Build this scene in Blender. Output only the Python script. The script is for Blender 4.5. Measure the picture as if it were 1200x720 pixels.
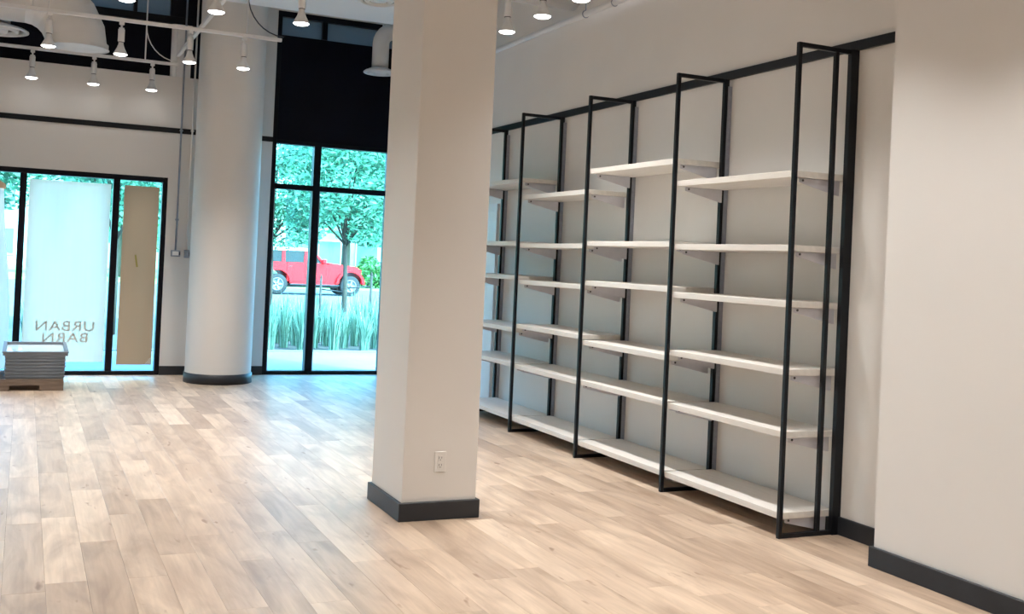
import bpy, bmesh, math, random
from mathutils import Vector, Matrix
R_ = math.radians
for o in list(bpy.data.objects):
    bpy.data.objects.remove(o, do_unlink=True)
scene = bpy.context.scene
COL = scene.collection
random.seed(7)

# ------------------------------------------------------------------ camera
YAW, PITCH, ROLL, FPX, CYPX = 0.42968, 0.010258, -0.045378, 1245.0, 295.48
fwd = Vector((math.sin(YAW) * math.cos(PITCH), math.cos(YAW) * math.cos(PITCH), math.sin(PITCH)))
right0 = Vector((math.cos(YAW), -math.sin(YAW), 0.0))
down0 = fwd.cross(right0)
rgt = right0 * math.cos(ROLL) + down0 * math.sin(ROLL)
dwn = right0 * -math.sin(ROLL) + down0 * math.cos(ROLL)
CAM_POS = Vector((0, 0, 1.5))
cam_data = bpy.data.cameras.new('camera')
cam_data.sensor_width = 36.0
cam_data.sensor_fit = 'HORIZONTAL'
cam_data.lens = FPX / 1200.0 * 36.0
cam_data.shift_y = (CYPX - 360.0) / 1200.0
cam_data.clip_end = 500
cam = bpy.data.objects.new('camera', cam_data)
m = Matrix.Identity(4)
for i in range(3):
    m[i][0] = rgt[i]; m[i][1] = -dwn[i]; m[i][2] = -fwd[i]; m[i][3] = CAM_POS[i]
cam.matrix_world = m
COL.objects.link(cam)
scene.camera = cam

def in_view(p, margin=8):
    d = Vector(p) - CAM_POS
    z = d.dot(fwd)
    if z < 0.2:
        return False
    x = 600 + FPX * d.dot(rgt) / z
    y = CYPX + FPX * d.dot(dwn) / z
    return -margin < x < 1200 + margin and -margin < y < 720 + margin

# ------------------------------------------------------------------ world, sun, exposure
world = bpy.data.worlds.new('sky'); scene.world = world; world.use_nodes = True
wn = world.node_tree.nodes; wl = world.node_tree.links
sky = wn.new('ShaderNodeTexSky')
sky.sky_type = 'NISHITA'; sky.sun_disc = False
sky.sun_elevation = R_(52); sky.sun_rotation = R_(150); sky.air_density = 1.0; sky.dust_density = 2.5
bg = wn['Background']; bg.inputs['Strength'].default_value = 2.9
wl.new(sky.outputs['Color'], bg.inputs['Color'])
sun_d = bpy.data.lights.new('sun_offscreen', 'SUN'); sun_d.energy = 7.5; sun_d.angle = R_(0.6); sun_d.color = (1.0, 0.95, 0.88)
sun = bpy.data.objects.new('sun_offscreen', sun_d); COL.objects.link(sun)
sun.rotation_euler = Vector((-0.38, 0.62, -0.92)).to_track_quat('-Z', 'Y').to_euler()
sun.location = (0, 20, 30)
LAMP_W = 92.0
scene.view_settings.view_transform = 'Standard'
scene.view_settings.look = 'None'
scene.view_settings.gamma = 1.0
scene.view_settings.use_curve_mapping = False
scene.view_settings.exposure = 0.57
scene.cycles.use_denoising = True
scene.cycles.max_bounces = 10
scene.cycles.diffuse_bounces = 6
scene.cycles.transparent_max_bounces = 16
scene.cycles.sample_clamp_indirect = 8.0

# ------------------------------------------------------------------ materials
MATS = {}
def principled(name, col, rough=0.5, metal=0.0, spec=0.5, **kw):
    mt = bpy.data.materials.new(name); mt.use_nodes = True
    b = mt.node_tree.nodes['Principled BSDF']
    b.inputs['Base Color'].default_value = (*col, 1); b.inputs['Roughness'].default_value = rough
    b.inputs['Metallic'].default_value = metal; b.inputs['Specular IOR Level'].default_value = spec
    for k, v in kw.items():
        b.inputs[k].default_value = v
    MATS[name] = mt
    return mt, mt.node_tree.nodes, mt.node_tree.links, b

def mottled(name, col, rough=0.6, amount=0.06, scale=3.0, bump=0.0, bscale=120, metal=0.0, spec=0.4, stretch=(1, 1, 1)):
    """paint / plaster / plastic with faint procedural tone variation and fine relief"""
    mt, n, l, b = principled(name, col, rough, metal, spec)
    tc = n.new('ShaderNodeTexCoord'); mp = n.new('ShaderNodeMapping'); mp.inputs['Scale'].default_value = stretch
    l.new(tc.outputs['Object'], mp.inputs['Vector'])
    no = n.new('ShaderNodeTexNoise'); no.inputs['Scale'].default_value = scale; no.inputs['Detail'].default_value = 4
    l.new(mp.outputs['Vector'], no.inputs['Vector'])
    cr = n.new('ShaderNodeValToRGB')
    cr.color_ramp.elements[0].position = 0.3; cr.color_ramp.elements[1].position = 0.7
    cr.color_ramp.elements[0].color = (*[c * (1 - amount) for c in col], 1)
    cr.color_ramp.elements[1].color = (*[min(1, c * (1 + amount)) for c in col], 1)
    l.new(no.outputs['Fac'], cr.inputs['Fac']); l.new(cr.outputs['Color'], b.inputs['Base Color'])
    if bump:
        nb = n.new('ShaderNodeTexNoise'); nb.inputs['Scale'].default_value = bscale
        l.new(mp.outputs['Vector'], nb.inputs['Vector'])
        bp = n.new('ShaderNodeBump'); bp.inputs['Strength'].default_value = bump; bp.inputs['Distance'].default_value = 0.002
        l.new(nb.outputs['Fac'], bp.inputs['Height']); l.new(bp.outputs['Normal'], b.inputs['Normal'])
    return mt

mottled('wall_paint', (0.712, 0.698, 0.678), 0.65, 0.015, 1.2, 0.08, 160)
mottled('panel_paint', (0.74, 0.725, 0.70), 0.6, 0.025, 1.5, 0.05, 120)
mottled('ceiling_paint', (0.74, 0.74, 0.74), 0.7, 0.02, 1.0)
mottled('white_metal', (0.72, 0.73, 0.745), 0.4, 0.03, 4.0)
mottled('duct_white', (0.70, 0.70, 0.70), 0.5, 0.06, 2.5)
mottled('black_steel', (0.006, 0.007, 0.010), 0.4, 0.2, 20.0, spec=0.3)
mottled('window_black', (0.002, 0.0025, 0.007), 0.4, 0.2, 9.0, spec=0.2)
mottled('baseboard_dark', (0.022, 0.025, 0.031), 0.45, 0.12, 8.0)
mottled('spandrel', (0.0012, 0.002, 0.008), 0.5, 0.3, 2.0, spec=0.15)
mottled('shelf_laminate', (0.71, 0.68, 0.635), 0.45, 0.05, 5.0, stretch=(6, 0.7, 6))
mottled('bracket_grey', (0.60, 0.60, 0.65), 0.4, 0.05, 12.0)
mottled('standard_grey', (0.30, 0.32, 0.38), 0.45, 0.1, 30.0, metal=0.4)
mottled('screw_dark', (0.06, 0.06, 0.07), 0.4, 0.1, 30.0)
mottled('plastic_white', (0.74, 0.73, 0.71), 0.35, 0.02, 6.0)
mottled('slot_dark', (0.10, 0.10, 0.10), 0.5, 0.1, 6.0)
mottled('galvanised', (0.30, 0.34, 0.40), 0.45, 0.12, 12.0, metal=0.4)
mottled('tray_grey', (0.19, 0.215, 0.25), 0.5, 0.12, 7.0, stretch=(1, 1, 5))
mottled('tray_inside', (0.66, 0.75, 0.76), 0.25, 0.05, 4.0)
mottled('pallet_wood', (0.17, 0.125, 0.095), 0.7, 0.25, 6.0, 0.2, 40, stretch=(1, 8, 8))
mottled('tape_ochre', (0.32, 0.25, 0.06), 0.5, 0.1, 9.0)
mottled('door_white', (0.74, 0.75, 0.76), 0.45, 0.02, 2.0)
mottled('vinyl_letter', (0.02, 0.022, 0.022), 0.5, 0.05, 4.0)
mottled('cable_dark', (0.05, 0.055, 0.07), 0.5, 0.05, 4.0)
# outdoors
mottled('pavement', (0.15, 0.165, 0.17), 0.85, 0.10, 1.2, 0.2, 60)
mottled('asphalt', (0.085, 0.09, 0.095), 0.9, 0.10, 2.0, 0.3, 90)
mottled('soil', (0.05, 0.045, 0.04), 0.95, 0.3, 5.0)
mottled('lawn', (0.16, 0.30, 0.07), 0.9, 0.25, 1.0)
mottled('bark', (0.05, 0.04, 0.03), 0.9, 0.3, 10.0, 0.4, 30, stretch=(3, 3, 0.6))
mottled('stake_wood', (0.04, 0.033, 0.028), 0.85, 0.2, 10.0)
mottled('car_red', (0.85, 0.008, 0.012), 0.35, 0.03, 2.0, spec=0.25)
mottled('car_roof', (0.50, 0.36, 0.38), 0.4, 0.05, 2.0)
mottled('car_black', (0.015, 0.016, 0.018), 0.5, 0.15, 8.0)
mottled('rubber', (0.018, 0.018, 0.018), 0.8, 0.2, 14.0)
mottled('rim_silver', (0.20, 0.21, 0.22), 0.4, 0.05, 8.0, metal=0.3)
mottled('car_glass', (0.02, 0.03, 0.035), 0.15, 0.1, 2.0, spec=0.25)
mottled('lamp_clear', (0.8, 0.8, 0.78), 0.15, 0.02, 6.0)
mottled('stone_pale', (0.36, 0.37, 0.37), 0.8, 0.06, 2.0)
mottled('facade_glass', (0.10, 0.15, 0.18), 0.15, 0.1, 1.0, spec=0.7)

def leafmat(name, ca, cb, transl):
    mt, n, l, b = principled(name, ca, 0.55)
    gi = n.new('ShaderNodeNewGeometry')
    mx = n.new('ShaderNodeMix'); mx.data_type = 'RGBA'
    mx.inputs['A'].default_value = (*ca, 1); mx.inputs['B'].default_value = (*cb, 1)
    l.new(gi.outputs['Random Per Island'], mx.inputs['Factor'])
    l.new(mx.outputs['Result'], b.inputs['Base Color'])
    tr = n.new('ShaderNodeBsdfTranslucent'); l.new(mx.outputs['Result'], tr.inputs['Color'])
    ms = n.new('ShaderNodeMixShader'); ms.inputs['Fac'].default_value = transl
    l.new(b.outputs['BSDF'], ms.inputs[1]); l.new(tr.outputs['BSDF'], ms.inputs[2])
    l.new(ms.outputs['Shader'], n['Material Output'].inputs['Surface'])
    return mt
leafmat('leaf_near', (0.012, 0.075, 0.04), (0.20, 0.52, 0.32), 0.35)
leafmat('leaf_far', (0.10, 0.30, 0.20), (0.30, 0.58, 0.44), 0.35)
leafmat('leaf_bush', (0.03, 0.10, 0.02), (0.08, 0.22, 0.06), 0.2)
leafmat('grass_blade', (0.012, 0.07, 0.035), (0.34, 0.50, 0.38), 0.25)

def glassmat(name, tint, refl=1.0):
    """sheet glass: tinted transmission plus a Fresnel mirror reflection"""
    mt = bpy.data.materials.new(name); mt.use_nodes = True
    n = mt.node_tree.nodes; l = mt.node_tree.links
    n.remove(n['Principled BSDF'])
    t = n.new('ShaderNodeBsdfTransparent'); t.inputs['Color'].default_value = (*tint, 1)
    g = n.new('ShaderNodeBsdfGlossy'); g.inputs['Roughness'].default_value = 0.02
    g.inputs['Color'].default_value = (refl, refl, refl, 1)
    f = n.new('ShaderNodeFresnel'); f.inputs['IOR'].default_value = 1.45
    ms = n.new('ShaderNodeMixShader')
    l.new(f.outputs['Fac'], ms.inputs['Fac']); l.new(t.outputs['BSDF'], ms.inputs[1]); l.new(g.outputs['BSDF'], ms.inputs[2])
    l.new(ms.outputs['Shader'], n['Material Output'].inputs['Surface'])
    MATS[name] = mt
glassmat('glass_tinted', (0.34, 0.82, 1.0))

def papermat(name, col, transl, tcol, fibre=0.05):
    mt, n, l, b = principled(name, col, 0.8, spec=0.2)
    tc = n.new('ShaderNodeTexCoord'); mp = n.new('ShaderNodeMapping'); mp.inputs['Scale'].default_value = (9, 9, 0.35)
    no = n.new('ShaderNodeTexNoise'); no.inputs['Scale'].default_value = 3.0; no.inputs['Detail'].default_value = 3
    l.new(tc.outputs['Object'], mp.inputs['Vector']); l.new(mp.outputs['Vector'], no.inputs['Vector'])
    cr = n.new('ShaderNodeValToRGB'); cr.color_ramp.elements[0].position = 0.3; cr.color_ramp.elements[1].position = 0.7
    cr.color_ramp.elements[0].color = (*[c * (1 - fibre) for c in tcol], 1)
    cr.color_ramp.elements[1].color = (*[min(1, c * (1 + fibre)) for c in tcol], 1)
    l.new(no.outputs['Fac'], cr.inputs['Fac'])
    tr = n.new('ShaderNodeBsdfTranslucent'); l.new(cr.outputs['Color'], tr.inputs['Color'])
    ms = n.new('ShaderNodeMixShader'); ms.inputs['Fac'].default_value = transl
    l.new(b.outputs['BSDF'], ms.inputs[1]); l.new(tr.outputs['BSDF'], ms.inputs[2])
    l.new(ms.outputs['Shader'], n['Material Output'].inputs['Surface'])
papermat('paper_cream', (0.76, 0.68, 0.56), 0.36, (1.0, 0.66, 0.46), 0.06)
papermat('paper_kraft', (0.47, 0.345, 0.24), 0.06, (0.62, 0.32, 0.16), 0.08)
papermat('paper_curl', (0.78, 0.74, 0.66), 0.4, (0.9, 0.86, 0.78), 0.04)
papermat('pane_frosted', (0.17, 0.25, 0.32), 0.10, (0.35, 0.50, 0.60), 0.05)

def emitmat(name, col, strength):
    mt = bpy.data.materials.new(name); mt.use_nodes = True
    n = mt.node_tree.nodes; n.remove(n['Principled BSDF'])
    e = n.new('ShaderNodeEmission'); e.inputs['Color'].default_value = (*col, 1); e.inputs['Strength'].default_value = strength
    mt.node_tree.links.new(e.outputs['Emission'], n['Material Output'].inputs['Surface'])
    MATS[name] = mt
emitmat('lamp_glow', (1.0, 0.98, 0.95), 9.0)

def floor_material():
    mt, n, l, b = principled('oak_plank', (0.5, 0.4, 0.3), 0.34, spec=0.75)
    oi = n.new('ShaderNodeObjectInfo'); ge = n.new('ShaderNodeNewGeometry')
    ad = n.new('ShaderNodeMath'); ad.operation = 'ADD'
    l.new(oi.outputs['Random'], ad.inputs[0]); l.new(ge.outputs['Random Per Island'], ad.inputs[1])
    fr = n.new('ShaderNodeMath'); fr.operation = 'FRACT'; l.new(ad.outputs[0], fr.inputs[0])
    sc = n.new('ShaderNodeMath'); sc.operation = 'MULTIPLY'; sc.inputs[1].default_value = 57.0; l.new(fr.outputs[0], sc.inputs[0])
    cx = n.new('ShaderNodeCombineXYZ'); l.new(sc.outputs[0], cx.inputs['Z']); l.new(sc.outputs[0], cx.inputs['X'])
    tc = n.new('ShaderNodeTexCoord')
    va = n.new('ShaderNodeVectorMath'); va.operation = 'ADD'; l.new(tc.outputs['Object'], va.inputs[0]); l.new(cx.outputs[0], va.inputs[1])
    def noise(scale, stretch, detail=5, dist=0.0):
        mp = n.new('ShaderNodeMapping'); mp.inputs['Scale'].default_value = stretch
        l.new(va.outputs[0], mp.inputs['Vector'])
        no = n.new('ShaderNodeTexNoise'); no.inputs['Scale'].default_value = scale; no.inputs['Detail'].default_value = detail
        no.inputs['Distortion'].default_value = dist
        l.new(mp.outputs['Vector'], no.inputs['Vector']); return no
    tone = n.new('ShaderNodeValToRGB'); e = tone.color_ramp.elements
    e[0].position = 0.0; e[0].color = (0.445, 0.335, 0.247, 1); e[1].position = 1.0; e[1].color = (0.66, 0.53, 0.408, 1)
    k = e.new(0.35); k.color = (0.535, 0.415, 0.312, 1)
    k = e.new(0.7); k.color = (0.60, 0.47, 0.355, 1)
    l.new(fr.outputs[0], tone.inputs['Fac'])
    grain = noise(1.0, (45, 2.2, 1), 6, 0.6); cloud = noise(1.0, (7, 1.5, 1), 4, 1.0); knot = noise(1.0, (16, 5, 1), 2, 0.2)
    gr = n.new('ShaderNodeValToRGB'); gr.color_ramp.elements[0].position = 0.3; gr.color_ramp.elements[1].position = 0.75
    gr.color_ramp.elements[0].color = (0.86, 0.83, 0.80, 1); gr.color_ramp.elements[1].color = (1.06, 1.06, 1.06, 1)
    l.new(grain.outputs['Fac'], gr.inputs['Fac'])
    cl = n.new('ShaderNodeValToRGB'); cl.color_ramp.elements[0].position = 0.32; cl.color_ramp.elements[1].position = 0.62
    cl.color_ramp.elements[0].color = (0.70, 0.66, 0.635, 1); cl.color_ramp.elements[1].color = (1.04, 1.04, 1.04, 1)
    l.new(cloud.outputs['Fac'], cl.inputs['Fac'])
    kn = n.new('ShaderNodeValToRGB'); kn.color_ramp.elements[0].position = 0.22; kn.color_ramp.elements[1].position = 0.31
    kn.color_ramp.elements[0].color = (0.55, 0.45, 0.38, 1); kn.color_ramp.elements[1].color = (1, 1, 1, 1)
    l.new(knot.outputs['Fac'], kn.inputs['Fac'])
    prev = tone.outputs['Color']
    for c in (gr, cl, kn):
        mx = n.new('ShaderNodeMix'); mx.data_type = 'RGBA'; mx.blend_type = 'MULTIPLY'; mx.inputs['Factor'].default_value = 1.0
        l.new(prev, mx.inputs['A']); l.new(c.outputs['Color'], mx.inputs['B']); prev = mx.outputs['Result']
    l.new(prev, b.inputs['Base Color'])
    rr = n.new('ShaderNodeMapRange'); rr.inputs['To Min'].default_value = 0.36; rr.inputs['To Max'].default_value = 0.46
    l.new(grain.outputs['Fac'], rr.inputs['Value']); l.new(rr.outputs['Result'], b.inputs['Roughness'])
    bp = n.new('ShaderNodeBump'); bp.inputs['Strength'].default_value = 0.12; bp.inputs['Distance'].default_value = 0.002
    l.new(grain.outputs['Fac'], bp.inputs['Height']); l.new(bp.outputs['Normal'], b.inputs['Normal'])
floor_material()

# ------------------------------------------------------------------ mesh helpers
class MB:
    def __init__(self):
        self.v = []; self.f = []; self.smooth = []
    def add(self, verts, faces, smooth=False):
        k = len(self.v); self.v += [tuple(p) for p in verts]
        self.f += [tuple(i + k for i in f) for f in faces]; self.smooth += [smooth] * len(faces)
        return self
    def box(self, x0, x1, y0, y1, z0, z1):
        return self.add([(x0, y0, z0), (x1, y0, z0), (x1, y1, z0), (x0, y1, z0), (x0, y0, z1), (x1, y0, z1), (x1, y1, z1), (x0, y1, z1)],
                        [(0, 3, 2, 1), (4, 5, 6, 7), (0, 1, 5, 4), (1, 2, 6, 5), (2, 3, 7, 6), (3, 0, 4, 7)])
    def cbox(self, x0, x1, y0, y1, z0, z1, c):
        """box with chamfered edges"""
        bm = bmesh.new(); bmesh.ops.create_cube(bm, size=1)
        for v in bm.verts:
            v.co = ((x0 + x1) / 2 + v.co.x * (x1 - x0), (y0 + y1) / 2 + v.co.y * (y1 - y0), (z0 + z1) / 2 + v.co.z * (z1 - z0))
        bmesh.ops.bevel(bm, geom=bm.edges[:], offset=c, segments=1, affect='EDGES')
        bm.verts.index_update()
        self.add([tuple(v.co) for v in bm.verts], [[v.index for v in f.verts] for f in bm.faces]); bm.free()
        return self
    def prism(self, pts, a0, a1, axis='y'):
        """extrude a polygon; pts are (u,w) in the plane normal to axis"""
        def P(u, w, a):
            return {'y': (u, a, w), 'x': (a, u, w), 'z': (u, w, a)}[axis]
        n = len(pts)
        vs = [P(u, w, a0) for u, w in pts] + [P(u, w, a1) for u, w in pts]
        fs = [tuple(range(n))[::-1], tuple(range(n, 2 * n))] + [(i, (i + 1) % n, n + (i + 1) % n, n + i) for i in range(n)]
        area = sum(pts[i][0] * pts[(i + 1) % n][1] - pts[(i + 1) % n][0] * pts[i][1] for i in range(n))
        flip = (area < 0) != (a1 < a0)
        if axis == 'y': flip = not flip
        if flip: fs = [f[::-1] for f in fs]
        return self.add(vs, fs)
    def tube(self, pts, r, n=12, caps=True, smooth=True):
        pts = [Vector(p) for p in pts]; rs = r if isinstance(r, (list, tuple)) else [r] * len(pts)
        t0 = (pts[1] - pts[0]).normalized()
        u = t0.orthogonal().normalized(); vs = []; fs = []
        for i, p in enumerate(pts):
            t = ((pts[min(i + 1, len(pts) - 1)] - pts[max(i - 1, 0)])).normalized()
            u = (u - t * u.dot(t)).normalized(); w = t.cross(u)
            for k in range(n):
                a = 2 * math.pi * k / n; vs.append(p + (u * math.cos(a) + w * math.sin(a)) * rs[i])
        for i in range(len(pts) - 1):
            for k in range(n):
                a = i * n + k; b = i * n + (k + 1) % n; fs.append((a, b, b + n, a + n))
        self.add(vs, fs, smooth)
        if caps:
            k0 = len(self.v) - len(vs)
            self.f.append(tuple(k0 + k for k in range(n))[::-1]); self.smooth.append(False)
            self.f.append(tuple(k0 + (len(pts) - 1) * n + k for k in range(n))); self.smooth.append(False)
        return self
    def lathe(self, prof, c=(0, 0, 0), n=24, smooth=True):
        """prof = [(r,z)...] turned about a vertical axis through c"""
        vs = []; fs = []
        for r, z in prof:
            for k in range(n):
                a = 2 * math.pi * k / n; vs.append((c[0] + r * math.cos(a), c[1] + r * math.sin(a), c[2] + z))
        for i in range(len(prof) - 1):
            for k in range(n):
                a = i * n + k; b = i * n + (k + 1) % n; fs.append((a, b, b + n, a + n))
        self.add(vs, fs, smooth)
        return self
    def disc(self, c, r, n=24, up=True):
        vs = [(c[0] + r * math.cos(2 * math.pi * k / n), c[1] + r * math.sin(2 * math.pi * k / n), c[2]) for k in range(n)]
        return self.add(vs, [tuple(range(n)) if up else tuple(range(n))[::-1]])
    def mesh(self, name, mat):
        me = bpy.data.meshes.new(name); me.from_pydata(self.v, [], self.f)
        me.polygons.foreach_set('use_smooth', self.smooth); me.update()
        if mat: me.materials.append(MATS[mat] if mat in MATS else bpy.data.materials[mat])
        return me
    def build(self, name, mat, parent=None, loc=None, **tags):
        return link(name, self.mesh(name, mat), parent, loc, **tags)

def link(name, data, parent=None, loc=None, **tags):
    o = bpy.data.objects.new(name, data); COL.objects.link(o)
    if parent: o.parent = parent
    if loc is not None: o.location = loc
    for k, v in tags.items(): o[k] = v
    return o
def thing(name, label, category, loc=(0, 0, 0), group=None):
    o = link(name, None, None, loc, label=label, category=category)
    o.empty_display_size = 0.1
    if group: o['group'] = group
    return o
def struct(name, mb, mat, label=None):
    o = mb.build(name, mat, kind='structure')
    if label: o['label'] = label
    return o

# ================================================================== SETTING
YF = 13.06          # facade
XW = 4.40           # shelf wall
XP = 4.10           # face of the wall return beside the shelving
XL, YB, ZC = -4.2, -4.5, 4.90

# ---- floor of planks
floor = struct('floor', MB().box(XL, XW + 0.1, YB, YF + 0.12, -0.20, -0.012), 'soil', 'light oak plank floor')
PW, PL = 0.172, 1.22
ends = {-1: 5.80, 0: 9.57, 1: 6.57, 2: 5.90, 4: 6.56}
plank_meshes = {}
def plank_mesh(w, L):
    key = (round(w, 3), round(L, 3))
    if key not in plank_meshes:
        c = 0.0008; g = 0.0003
        mb = MB()
        a0, a1, b0, b1 = -w / 2 + g, w / 2 - g, -L / 2 + g, L / 2 - g
        mb.add([(a0, b0, -0.012), (a1, b0, -0.012), (a1, b1, -0.012), (a0, b1, -0.012),
                (a0, b0, -c), (a1, b0, -c), (a1, b1, -c), (a0, b1, -c),
                (a0 + c, b0 + c, 0), (a1 - c, b0 + c, 0), (a1 - c, b1 - c, 0), (a0 + c, b1 - c, 0)],
               [(0, 3, 2, 1), (8, 9, 10, 11), (0, 1, 5, 4), (1, 2, 6, 5), (2, 3, 7, 6), (3, 0, 4, 7),
                (4, 5, 9, 8), (5, 6, 10, 9), (6, 7, 11, 10), (7, 4, 8, 11)])
        plank_meshes[key] = mb.mesh('plank', 'oak_plank')
    return plank_meshes[key]
rest = MB(); n_pl = 0
rngf = random.Random(21)
for k in range(-26, 26):
    x0 = 0.147 + PW * k; x1 = x0 + PW
    if x1 < XL or x0 > XW: continue
    x0 = max(x0, XL); x1 = min(x1, XW)
    off = (ends[k] if k in ends else rngf.uniform(0, PL)) % PL
    y = YB - PL + off % PL
    while y < YF + 0.1:
        y0 = max(y, YB); y1 = min(y + PL, YF + 0.1); y += PL
        if y1 - y0 < 0.05: continue
        cxm, cym = (x0 + x1) / 2, (y0 + y1) / 2
        vis = any(in_view((px, py, 0), -2) for px in (x0, cxm, x1) for py in (y0, (y0 * 3 + y1) / 4, cym, (y0 + 3 * y1) / 4, y1))
        if vis and cym > 3:
            link('plank', plank_mesh(x1 - x0, y1 - y0), floor, (cxm, cym, 0)); n_pl += 1
        else:
            rest.add([(x0 + .001, y0 + .001, 0), (x1 - .001, y0 + .001, 0), (x1 - .001, y1 - .001, 0), (x0 + .001, y1 - .001, 0)], [(0, 1, 2, 3)])
rest.build('planking', 'oak_plank', floor, kind='stuff')

# ---- walls
struct('wall_right', MB().box(XW, XW + 0.15, 4.24, YF + 0.12, 0, ZC), 'panel_paint', 'off-white wall behind the shelving')
struct('wall_return', MB().box(XP, XW + 0.15, YB, 4.244, 0, ZC), 'wall_paint', 'plain off-white wall return standing proud beside the shelving')
struct('wall_left', MB().box(XL - 0.15, XL, YB, YF + 0.12, 0, ZC), 'wall_paint', 'off-white side wall')
struct('wall_back', MB().box(XL, XP, YB - 0.15, YB, 0, ZC), 'wall_paint', 'off-white rear wall')
wf = MB()
wf.box(XL, -1.40, YF - 0.03, YF + 0.12, 0, 2.315)
wf.box(XL, 1.49, YF - 0.03, YF + 0.12, 2.315, 3.51)
wf.box(1.49, 1.80, YF - 0.03, YF + 0.12, 0, 3.51)
wf.box(1.80, 2.10, YF - 0.03, YF + 0.12, 0, 3.51)
wf.box(2.10, 2.69, YF - 0.03, YF + 0.12, 0, ZC)
wf.box(4.22, XW, YF - 0.03, YF + 0.12, 0, ZC)
wf.box(2.69, 4.22, YF - 0.03, YF + 0.12, 4.46, ZC)
wf.box(XL, 2.10, YF - 0.03, YF + 0.12, 4.62, ZC)
struct('wall_front', wf, 'wall_paint', 'painted wall around the shop front glazing')
struct('wall_pier', MB().box(1.53, 1.685, YF - 0.03, YF + 0.02, 3.51, 4.62).tube([(1.50, YF + 0.012, 3.5), (1.50, YF + 0.012, 4.62)], 0.043, 16), 'white_metal', 'white pier and riser pipe above the door wall')
struct('ceiling', MB().box(XL, XW + 0.1, YB, YF + 0.12, ZC, ZC + 0.12), 'ceiling_paint', 'white ceiling')
sof = struct('ceiling_soffit', MB().box(1.70, 4.02, 9.75, 11.50, 4.13, ZC), 'ceiling_paint', 'white dropped soffit near the tall window')

# ---- baseboards and dark bands
struct('baseboard_right', MB().cbox(XW - 0.018, XW, 4.244, 9.93, 0, 0.105, 0.003), 'baseboard_dark', 'charcoal baseboard behind the shelving')
struct('baseboard_return', MB().cbox(XP - 0.02, XP, YB, 4.264, 0, 0.105, 0.003).box(XP + 0.001, XW - 0.02, 4.244, 4.2635, 0, 0.104), 'baseboard_dark', 'charcoal baseboard of the wall return')
struct('baseboard_front', MB().box(1.49, 2.69, YF - 0.048, YF - 0.03, 0, 0.105).box(XL, -1.40, YF - 0.048, YF - 0.03, 0, 0.105), 'baseboard_dark', 'charcoal baseboard of the shop front wall')
struct('trim_1', MB().cbox(XW - 0.022, XW, 4.244, YF - 0.03, 2.838, 2.897, 0.002), 'black_steel', 'black rail along the wall over the shelving')
struct('trim_2', MB().box(XL, 2.69, YF - 0.045, YF - 0.03, 2.845, 2.905), 'black_steel', 'dark band on the wall above the shop door')

# ---- columns
pc = struct('column_square', MB().cbox(2.012, 2.470, 5.747, 6.315, 0, ZC, 0.004), 'wall_paint', 'square off-white column')
MB().cbox(1.992, 2.490, 5.727, 6.335, 0, 0.106, 0.003).build('baseboard', 'baseboard_dark', pc, label='charcoal baseboard wrapped round the column')
rc = struct('column_round', MB().lathe([(0.365, 0), (0.365, ZC)], (2.06, 12.38, 0), 64), 'wall_paint', 'round off-white column by the tall window')
MB().lathe([(0.366, 0), (0.377, 0.001), (0.377, 0.108), (0.366, 0.112)], (2.06, 12.38, 0), 64).build('baseboard', 'baseboard_dark', rc, label='curved charcoal base ring')

# ---- tall shop window
w1 = link('window_1', None, kind='structure', label='tall black framed shop window')
def bar(parent, x0, x1, z0, z1, y0=YF - 0.035, y1=YF + 0.085, name='frame_bar', mat='window_black'):
    return MB().cbox(x0, x1, y0, y1, z0, z1, 0.003).build(name, mat, parent)
def pane(parent, x0, x1, z0, z1, mat='glass_tinted', y=YF + 0.03, t=0.012, name='pane'):
    if mat == 'glass_tinted':   # one sheet
        return MB().add([(x0, y, z0), (x1, y, z0), (x1, y, z1), (x0, y, z1)], [(0, 1, 2, 3)]).build(name, mat, parent)
    return MB().box(x0, x1, y, y + t, z0, z1).build(name, mat, parent)
bar(w1, 2.69, 2.742, 0, 4.46); bar(w1, 4.168, 4.22, 0, 4.46)
bar(w1, 2.742, 4.168, 0, 0.045); bar(w1, 2.742, 4.168, 4.392, 4.46)
bar(w1, 3.213, 3.302, 0.045, 2.835); bar(w1, 3.245, 3.308, 4.17, 4.392)
bar(w1, 2.742, 3.213, 2.280, 2.345); bar(w1, 3.302, 4.168, 2.280, 2.345)
bar(w1, 2.742, 4.168, 2.835, 2.885)
for a, b in ((2.742, 3.213), (3.302, 4.168)):
    pane(w1, a, b, 0.045, 2.28); pane(w1, a, b, 2.345, 2.835)
    g = 0.012
    MB().box(a, a + g, YF - 0.02, YF + 0.02, 0.045, 2.28).build('glazing_bead', 'galvanised', w1)
pane(w1, 2.742, 4.168, 2.885, 4.17, 'spandrel', YF - 0.01, 0.03, 'spandrel_panel')
pane(w1, 2.742, 3.245, 4.17, 4.392, 'pane_frosted'); pane(w1, 3.308, 4.168, 4.17, 4.392, 'pane_frosted')

# ---- glazed shop door with side lights
w2 = link('window_2', None, kind='structure', label='black framed glazed shop entrance')
bar(w2, -1.40, -1.34, 0, 2.315); bar(w2, 1.435, 1.49, 0, 2.315)
bar(w2, -1.34, 1.435, 2.257, 2.315); bar(w2, -1.34, 1.435, 0, 0.048)
bar(w2, -0.082, -0.012, 0.048, 2.257); bar(w2, 0.895, 0.967, 0.048, 2.257)
for a, b in ((-1.34, -0.082), (-0.012, 0.895), (0.967, 1.435)):
    pane(w2, a, b, 0.048, 2.257)
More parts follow.
